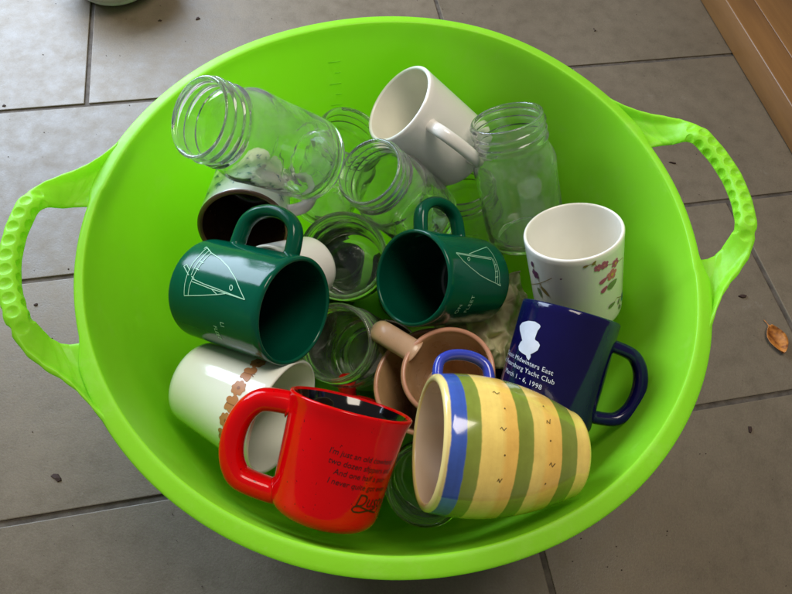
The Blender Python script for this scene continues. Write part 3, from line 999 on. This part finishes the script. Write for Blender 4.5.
# yellow striped mug
def striped():
    t = NT('yellow_stripe_glaze')
    v = t.coord()
    sp = t.node('ShaderNodeSeparateXYZ')
    t.link(v, sp.inputs[0])
    wob = t.noise(v, 34, 5, 0.6)
    ad = t.node('ShaderNodeMath', operation='MULTIPLY_ADD')
    t.link(wob, ad.inputs[0]); ad.inputs[1].default_value = 0.0036; ad.inputs[2].default_value = -0.0018
    sm = t.node('ShaderNodeMath', operation='ADD')
    t.link(sp.outputs['Z'], sm.inputs[0]); t.link(ad.outputs[0], sm.inputs[1])
    mr = t.node('ShaderNodeMath', operation='DIVIDE')
    t.link(sm.outputs[0], mr.inputs[0]); mr.inputs[1].default_value = 0.105
    Y1, Y2 = srgb(246, 216, 118), srgb(242, 196, 98)
    G1, G2 = srgb(138, 152, 62), srgb(128, 142, 52)
    B1 = srgb(62, 92, 178)
    C1 = srgb(236, 214, 140)
    z = [v_[1] / 0.105 for v_ in DECALS['stripes']]     # lip/blue, blue/green, green/yellow, yellow/green, green/yellow, yellow/green, green/yellow
    st = [(0.0, Y1), (z[6] - 0.006, Y1), (z[6], G1), (z[5], G2), (z[5] + 0.006, Y2), ((z[4] + z[5]) / 2, Y2), ((z[4] + z[5]) / 2 + 0.03, Y1), (z[4] - 0.006, Y1), (z[4], G1), (z[3], G2), (z[3] + 0.006, Y2),
          (z[3] + 0.07, Y2), (z[3] + 0.10, Y1), (z[2] - 0.006, Y1), (z[2], G1), (z[1], G2), (z[1] + 0.006, B1), (z[0] - 0.006, B1), (z[0], C1)]
    c = t.ramp(mr.outputs[0], st)
    n = t.noise(v, 45, 5, 0.7)
    k = t.ramp(n, [(0.3, (0.86, 0.83, 0.80, 1)), (0.6, (1.03, 1.03, 1.02, 1))])
    mp = t.node('ShaderNodeMapping')
    mp.inputs['Scale'].default_value = (9, 9, 330)
    t.link(v, mp.inputs['Vector'])
    br = t.noise(mp.outputs['Vector'], 1.0, 4, 0.6)
    k2 = t.ramp(br, [(0.32, (0.84, 0.80, 0.74, 1)), (0.62, (1.04, 1.04, 1.03, 1))])
    c = t.mix(0.30, c, k2, 'MULTIPLY')
    t.link(t.mix(1.0, c, k, 'MULTIPLY'), t.p.inputs['Base Color'])
    t.p.inputs['Roughness'].default_value = 0.14
    t.p.inputs['Coat Weight'].default_value = 0.4
    t.p.inputs['Coat Roughness'].default_value = 0.05
    b = t.noise(v, 40, 3)
    t.bump(b, 0.22, 0.0012)
    return t.m
LIP = glaze('straw_lip_glaze', srgb(238, 216, 140), 0.16, 0.05)
YIN = glaze('buff_inside_glaze', srgb(228, 206, 180), 0.2, 0.05)
BLUEH = glaze('cobalt_glaze', srgb(52, 66, 176), 0.14, 0.08)
yel, fy = make_mug('striped_mug', POSES['yellow'], (striped(), LIP, YIN, BLUEH), 'yellow barrel mug with green stripes and a blue band, lying at the near side', wall=0.0052, base_round=0.006, handle=(0.56, 0.93, 0.018, 0.0048, 0.0036))
DARK = plain('brown_print', srgb(122, 100, 52), 0.4)
for i, (th, z) in enumerate(DECALS['marks']):
    if i < 5:
        s = 0.0024
        pts = [(-1, -0.25), (-0.55, 0.42), (-0.1, -0.2), (0.25, -0.45), (0.6, 0.1), (1.0, 0.5)]
        ro, sx, sy = rnd.uniform(-0.5, 0.5), rnd.uniform(0.55, 0.95), rnd.uniform(0.8, 1.3)
        pts = [(x * math.cos(ro) - y * math.sin(ro), x * math.sin(ro) + y * math.cos(ro)) for x, y in pts]
        ribbon('brush_mark', fy, [[(th + y * s * sy / fy(z), z - x * s * sx) for x, y in pts]], 0.0005, DARK, yel, per=3)
    else:
        patch('brush_dot', fy, th, z, lobes(0.0006, 3, 0.1, 10), DARK, yel)

# red mug
RED = glaze('scarlet_glaze', srgb(206, 3, 8), 0.10, 0.06, speck=(0.05, 0.004, 0.004, 1), coat=0.0, ior=1.33)
BLACK = glaze('black_glaze', srgb(14, 12, 13), 0.1, 0.05)
PRINT_K = plain('dark_print', srgb(60, 4, 6), 0.4)
red, fr = make_mug('red_mug', POSES['red'], (RED, RED, BLACK), 'bright red speckled mug with black inside and dark lettering, at the near side', wall=0.0042, base_round=0.010, flare=0.0022, handle=(0.10, 0.86, 0.033, 0.0098, 0.0080, 0.9))
RT = DECALS['red_text']
for i, txt in enumerate(("I'm just an old cowhand", 'two dozen slippers and', 'And one half a pair', 'I never quite got even')):
    lettering('lettering', fr, txt, 0.0051, RT[i][0][0], 0.0508 - 0.0060 * i, PRINT_K, red, shear=0.15, spacing=0.98, slope=-0.04)
dd = DECALS['dusty']
lettering('lettering', fr, 'Dusty', 0.0115, dd[0][0] - 0.02, 0.0215, PRINT_K, red, shear=0.25, slope=-0.05)
ribbon('fish_mark', fr, [DECALS['fish']], 0.0009, PRINT_K, red)

# white cup with brown butterflies
BFW = glaze('milk_glass_glaze', srgb(240, 244, 234), 0.12, 0.02)
bf, fbf = make_mug('patterned_cup', POSES['butterfly'], (BFW, BFW, BFW), 'white tapered cup with a row of brown flowers by the rim, behind the red handle', wall=0.0036, base_round=0.012, handle=(0.45, 0.93, 0.018, 0.0050, 0.0040))
BROWN = plain('tan_brown_print', srgb(190, 130, 82), 0.4)
BROWN2 = plain('dark_tan_print', srgb(150, 96, 60), 0.4)
zb = 0.0655 
for k in range(20):
    th = 0.5224 + 0.2935 * k
    if th > 0.5 + 2 * PI - 0.2:
        break
    if k % 2:
        patch('flower_print', fbf, th, zb, lobes(0.0062, 8, 0.24), BROWN, bf)
        patch('flower_centre', fbf, th, zb, lobes(0.0014, 5, 0.2, 14), BROWN2, bf, eps=E1)
    else:
        for sx in (-1, 1):
            patch('butterfly_wing', fbf, th + sx * 0.0028 / fbf(zb), zb + 0.0012, leafshape(0.0042, 0.0033), BROWN, bf, rot=0.6 * sx)
            patch('butterfly_wing', fbf, th + sx * 0.0022 / fbf(zb), zb - 0.0024, leafshape(0.0031, 0.0024), BROWN, bf, rot=-0.6 * sx, eps=0.00042)
        ribbon('butterfly_body', fbf, [[(th, zb - 0.004), (th, zb + 0.003), (th + 0.03, zb + 0.006)], [(th, zb + 0.003), (th - 0.03, zb + 0.006)]], 0.0005, BROWN2, bf, eps=E1)

# tan stoneware mug and the bowl it sits in
TAN = glaze('pink_tan_glaze', srgb(204, 168, 136), 0.26, 0.14, speck=(0.16, 0.07, 0.04, 1))
TAN_RIM = glaze('rose_tan_rim', srgb(206, 150, 122), 0.24, 0.08)
TAN_IN = glaze('dull_tan_inside', srgb(186, 148, 106), 0.24, 0.14)
make_mug('stoneware_mug', POSES['tan'], (TAN, TAN_RIM, TAN_IN), 'pinkish tan stoneware mug, its broad handle pointing to the upper left', wall=0.0046, base_round=0.008, handle=(0.34, 0.92, 0.046, 0.0105, 0.0072, 0.6))
make_mug('stoneware_bowl', POSES['tan_bowl'], (TAN, TAN_RIM, TAN_IN), 'tan stoneware bowl under the tan mug, only its left rim showing', cat='bowl', wall=0.0048, base_round=0.012)

# white mug with blue pattern
UMB = glaze('umber_inside_glaze', srgb(66, 40, 28), 0.2, 0.1)
RUST = glaze('rust_rim_glaze', srgb(120, 84, 64), 0.22, 0.15)
bs, fbs = make_mug('blue_sprig_mug', POSES['blue'], (WHITE, RUST, UMB, WHITE), 'white mug with blue sprigs and dark brown inside, under the leftmost jar', wall=0.0048, base_round=0.012, handle=(0.22, 0.78, 0.022, 0.0058, 0.0045))

SPRIG = plain('slate_blue_print', srgb(96, 130, 160), 0.4)
for k in range(16):
    th = 2 * PI * k / 16
    for zz, s_ in ((0.074, 1.0), (0.052, 0.9), (0.030, 0.8)):
        t_ = th + (0.2 if zz == 0.052 else 0.0) + rnd.uniform(-0.05, 0.05)
        ribbon('sprig_stem', fbs, [[(t_ - 0.10 * s_, zz - 0.005), (t_, zz), (t_ + 0.09 * s_, zz + 0.003)], [(t_, zz), (t_ + 0.02, zz + 0.008 * s_)]], 0.0007, SPRIG, bs, per=3)
        patch('sprig_leaf', fbs, t_ + 0.06, zz - 0.002, leafshape(0.0026 * s_, 0.0011), SPRIG, bs, rot=0.4)
        patch('sprig_leaf', fbs, t_ - 0.05, zz + 0.003, leafshape(0.0024 * s_, 0.0010), SPRIG, bs, rot=2.2)

# low white cup, cream mug, second red mug
make_mug('white_cup', POSES['white_low'], (WHITE, WHITE, WHITE), 'small white cup mostly hidden under the handle of the leftmost green mug', cat='cup', wall=0.0036, base_round=0.008)
make_mug('cream_mug', POSES['cream'], (CREAM, CREAM, UMB), 'cream mug low in the gap left of the navy mug, its pale handle showing', base_round=0.006, handle=(0.2, 0.85, 0.032, 0.0060, 0.0050))
make_mug('red_mug', POSES['red2'], (RED, RED, BLACK), 'second red mug, deep behind the lettered one, only its handle top showing', wall=0.0042, base_round=0.010, handle=(0.15, 0.92, 0.034, 0.0085, 0.0066))

# added filler mugs that carry the pile, coloured dark for the shade in gaps
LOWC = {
    'low_a': ('added dark brown mug standing on the tub floor under the middle of the pile', srgb(62, 42, 30)),
    'low_b': ('added charcoal mug standing on the tub floor below the blue sprig mug', srgb(44, 44, 46)),
    'low_c': ('added dull olive mug standing on the tub floor below the red mug', srgb(74, 72, 48)),
    'low_d': ('added dark grey mug standing on the tub floor below the striped mug', srgb(58, 56, 54)),
    'low_e': ('added deep brown mug standing on the tub floor below the floral mug', srgb(52, 34, 26)),
    'low_f': ('added black mug standing on the tub floor below the plain white mug', srgb(28, 28, 30)),
    'low_g': ('added dark teal mug standing on the tub floor below the leftmost jar', srgb(26, 52, 52)),
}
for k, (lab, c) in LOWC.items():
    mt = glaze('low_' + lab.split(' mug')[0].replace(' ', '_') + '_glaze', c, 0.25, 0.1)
    make_mug('filler_mug', POSES[k], (mt, mt, mt), lab, base_round=0.008, group='added dark filler mugs on the tub floor')

# ------------------------------------------------------------------ crumpled cloth
def cloth():
    n = 60
    verts, faces = [], []
    for i in range(n + 1):
        for j in range(n + 1):
            u, v = i / n - 0.5, j / n - 0.5
            p = Vector((u * 7 + 3, v * 7, 1.3))
            rdg = 1 - abs(noise.noise(p * 0.8)) * 2
            fold = 0.011 * rdg + 0.005 * noise.noise(p * 2.3)
            x = u * 0.105 + 0.006 * noise.noise(p * 0.9 + Vector((9, 0, 0)))
            y = v * 0.090 + 0.006 * noise.noise(p * 0.9 + Vector((0, 9, 0)))
            edge = max(abs(u), abs(v)) * 2
            z = fold - 0.045 * max(0, edge - 0.35) ** 2
            verts.append((x, y, z))
    for i in range(n):
        for j in range(n):
            a = i * (n + 1) + j
            faces.append((a, a + n + 1, a + n + 2, a + 1))
    me = mesh('cloth', verts, faces)
    t = NT('khaki_cloth')
    vv = t.coord()
    nn = t.noise(vv, 160, 4)
    n4 = t.noise(vv, 20, 3)
    c = t.ramp(n4, [(0.35, srgb(150, 142, 108)), (0.65, srgb(206, 198, 162))])
    t.link(c, t.p.inputs['Base Color'])
    t.p.inputs['Roughness'].default_value = 0.85
    t.bump(nn, 0.5, 0.001)
    o = link('cloth', me, (t.m,))
    md = o.modifiers.new('thick', 'SOLIDIFY')
    md.thickness = 0.0016
    return tag(o, 'crumpled khaki cloth wedged between the middle green mug and the navy mug', 'cloth')
cl = cloth()
cl.matrix_world = Matrix.Translation((0.098, 0.012, 0.176)) @ Matrix.Rotation(0.4, 4, 'Z') @ Matrix.Rotation(0.25, 4, 'X')

# ------------------------------------------------------------------ bits on the floor
def leaf(name, length, width, curl, cols, label, loc, rz, stem=True):
    n, mth = 18, 9
    verts, faces = [], []
    for i in range(n + 1):
        t = i / n
        w = width * math.sin(PI * min(1, t * 0.96 + 0.02)) ** 0.8 * (1 - 0.25 * t)
        for j in range(mth):
            s = j / (mth - 1) * 2 - 1
            x = (t - 0.5) * length
            y = s * w / 2 + 0.10 * width * math.sin(3 * t)
            z = curl * (s * s) * 0.9 + curl * 0.7 * (2 * t - 1) ** 2 - curl * 0.12 * (1 - abs(s)) + 0.0006 * noise.noise(Vector((x * 300, y * 300, 0)))
            verts.append((x, y, z + 0.0012))
    for i in range(n):
        for j in range(mth - 1):
            a = i * mth + j
            faces.append((a, a + 1, a + mth + 1, a + mth))
    me = mesh(name, verts, faces)
    t = NT(name + '_skin')
    v = t.coord()
    nn = t.noise(v, 130, 4)
    t.link(t.ramp(nn, [(0.35, cols[0]), (0.62, cols[1])]), t.p.inputs['Base Color'])
    t.p.inputs['Roughness'].default_value = 0.5
    t.bump(nn, 0.4, 0.001)
    root = empty(name, Matrix.Translation(loc) @ Matrix.Rotation(rz, 4, 'Z'))
    tag(root, label, 'leaf')
    o = link('blade', me, (t.m,), root)
    md = o.modifiers.new('thick', 'SOLIDIFY')
    md.thickness = 0.0005
    if stem:
        path = catmull([Vector((-length / 2 + 0.002, 0.0, 0.002 + curl * 0.6)), Vector((-length * 0.60, 0.001, 0.003)), Vector((-length * 0.75, 0.0, 0.0015))], 5)
        link('stalk', sweep('stalk', path, Vector((0, 1, 0)), lambda u: 0.0006, lambda u: 0.0006, 8), (t.m,), root)
    return root
leaf('dry_leaf', 0.041, 0.032, 0.005, (srgb(104, 52, 12), srgb(186, 118, 46)), 'curled orange brown dry leaf on the tiles at the right edge', (0.5165, 0.1365, 0.0), math.radians(-72))

def chip(loc, size, rz, label, mat, asp=0.55):
    rr = random.Random(int(loc[0] * 1e5))
    n = 7
    top = [(size * (0.45 + 0.75 * rr.random()) * math.cos(2 * PI * i / n), asp * size * (0.4 + 0.9 * rr.random()) * math.sin(2 * PI * i / n)) for i in range(n)]
    verts = [(x, y, 0.0003) for x, y in top] + [(x * 0.85, y * 0.85, 0.0013 + 0.0009 * rr.random()) for x, y in top] + [(0, 0, 0.0022)]
    faces = [(i, (i + 1) % n, n + (i + 1) % n, n + i) for i in range(n)] + [(n + i, n + (i + 1) % n, 2 * n) for i in range(n)]
    o = link('leaf_crumb', mesh('leaf_crumb', verts, faces), (mat,), smooth=False)
    o.matrix_world = Matrix.Translation(loc) @ Matrix.Rotation(rz, 4, 'Z')
    tag(o, label, 'debris', 'dark crumbs on the tiles')
CR = plain('dark_leaf_crumb', srgb(52, 30, 20), 0.8)
chip((-0.3392, -0.1704, 0.0), 0.0085, math.radians(-20), 'dark brown leaf crumb on the tiles near the left bottom corner', CR, 0.45)
chip((0.4666, 0.0062, 0.0), 0.0046, 1.2, 'dark crumb on the tiles right of the tub, below the dry leaf', CR, 0.8)
chip((0.4821, 0.1997, 0.0), 0.0058, 0.2, 'dark crumb on the tiles between the right handle and the dry leaf', CR, 0.5)
chip((0.4009, 0.4234, 0.0), 0.0100, -0.1, 'thin dark sliver on the tiles seen through the right handle', CR, 0.16)
chip((-0.3949, 0.5848, 0.0), 0.0052, 0.9, 'black crumb on the tiles above the leftmost jar', CR, 0.5)
chip((-0.454, 0.5666, 0.0), 0.0030, 0.4, 'tiny crumb on the tiles close below the white bowl', CR, 0.6)
chip((-0.4448, 0.0303, 0.0), 0.0028, 0.4, 'tiny dark crumb on the tiles seen through the left handle', CR, 0.7)
chip((-0.6195, 0.3391, 0.0), 0.0030, 0.4, 'tiny dark crumb on the tiles at the left edge', CR, 0.7)
chip((0.2845, 0.7035, 0.0), 0.0026, 0.4, 'tiny dark crumb on the tiles beyond the tub, near the wooden step', CR, 0.7)

# fine grit, too small to count
gv, gf = [], []
gr_ = random.Random(3)
for _ in range(420):
    x, y = gr_.uniform(-0.85, 0.75), gr_.uniform(-0.45, 0.95)
    r = gr_.uniform(0.0004, 0.0011) * (1.6 if gr_.random() < 0.06 else 1)
    a0 = gr_.uniform(0, 6.28)
    b = len(gv)
    for k in range(5):
        a = a0 + 2 * PI * k / 5
        rr = r * gr_.uniform(0.6, 1.2)
        gv.append((x + rr * math.cos(a), y + rr * math.sin(a) * 0.7, 0.0006))
    gv.append((x, y, 0.0006 + r * 0.8))
    gf += [(b + k, b + (k + 1) % 5, b + 5) for k in range(5)]
grit = link('grit', mesh('grit', gv, gf), (CR,), smooth=False)
tag(grit, 'fine dark grit scattered over the floor tiles', kind='stuff')
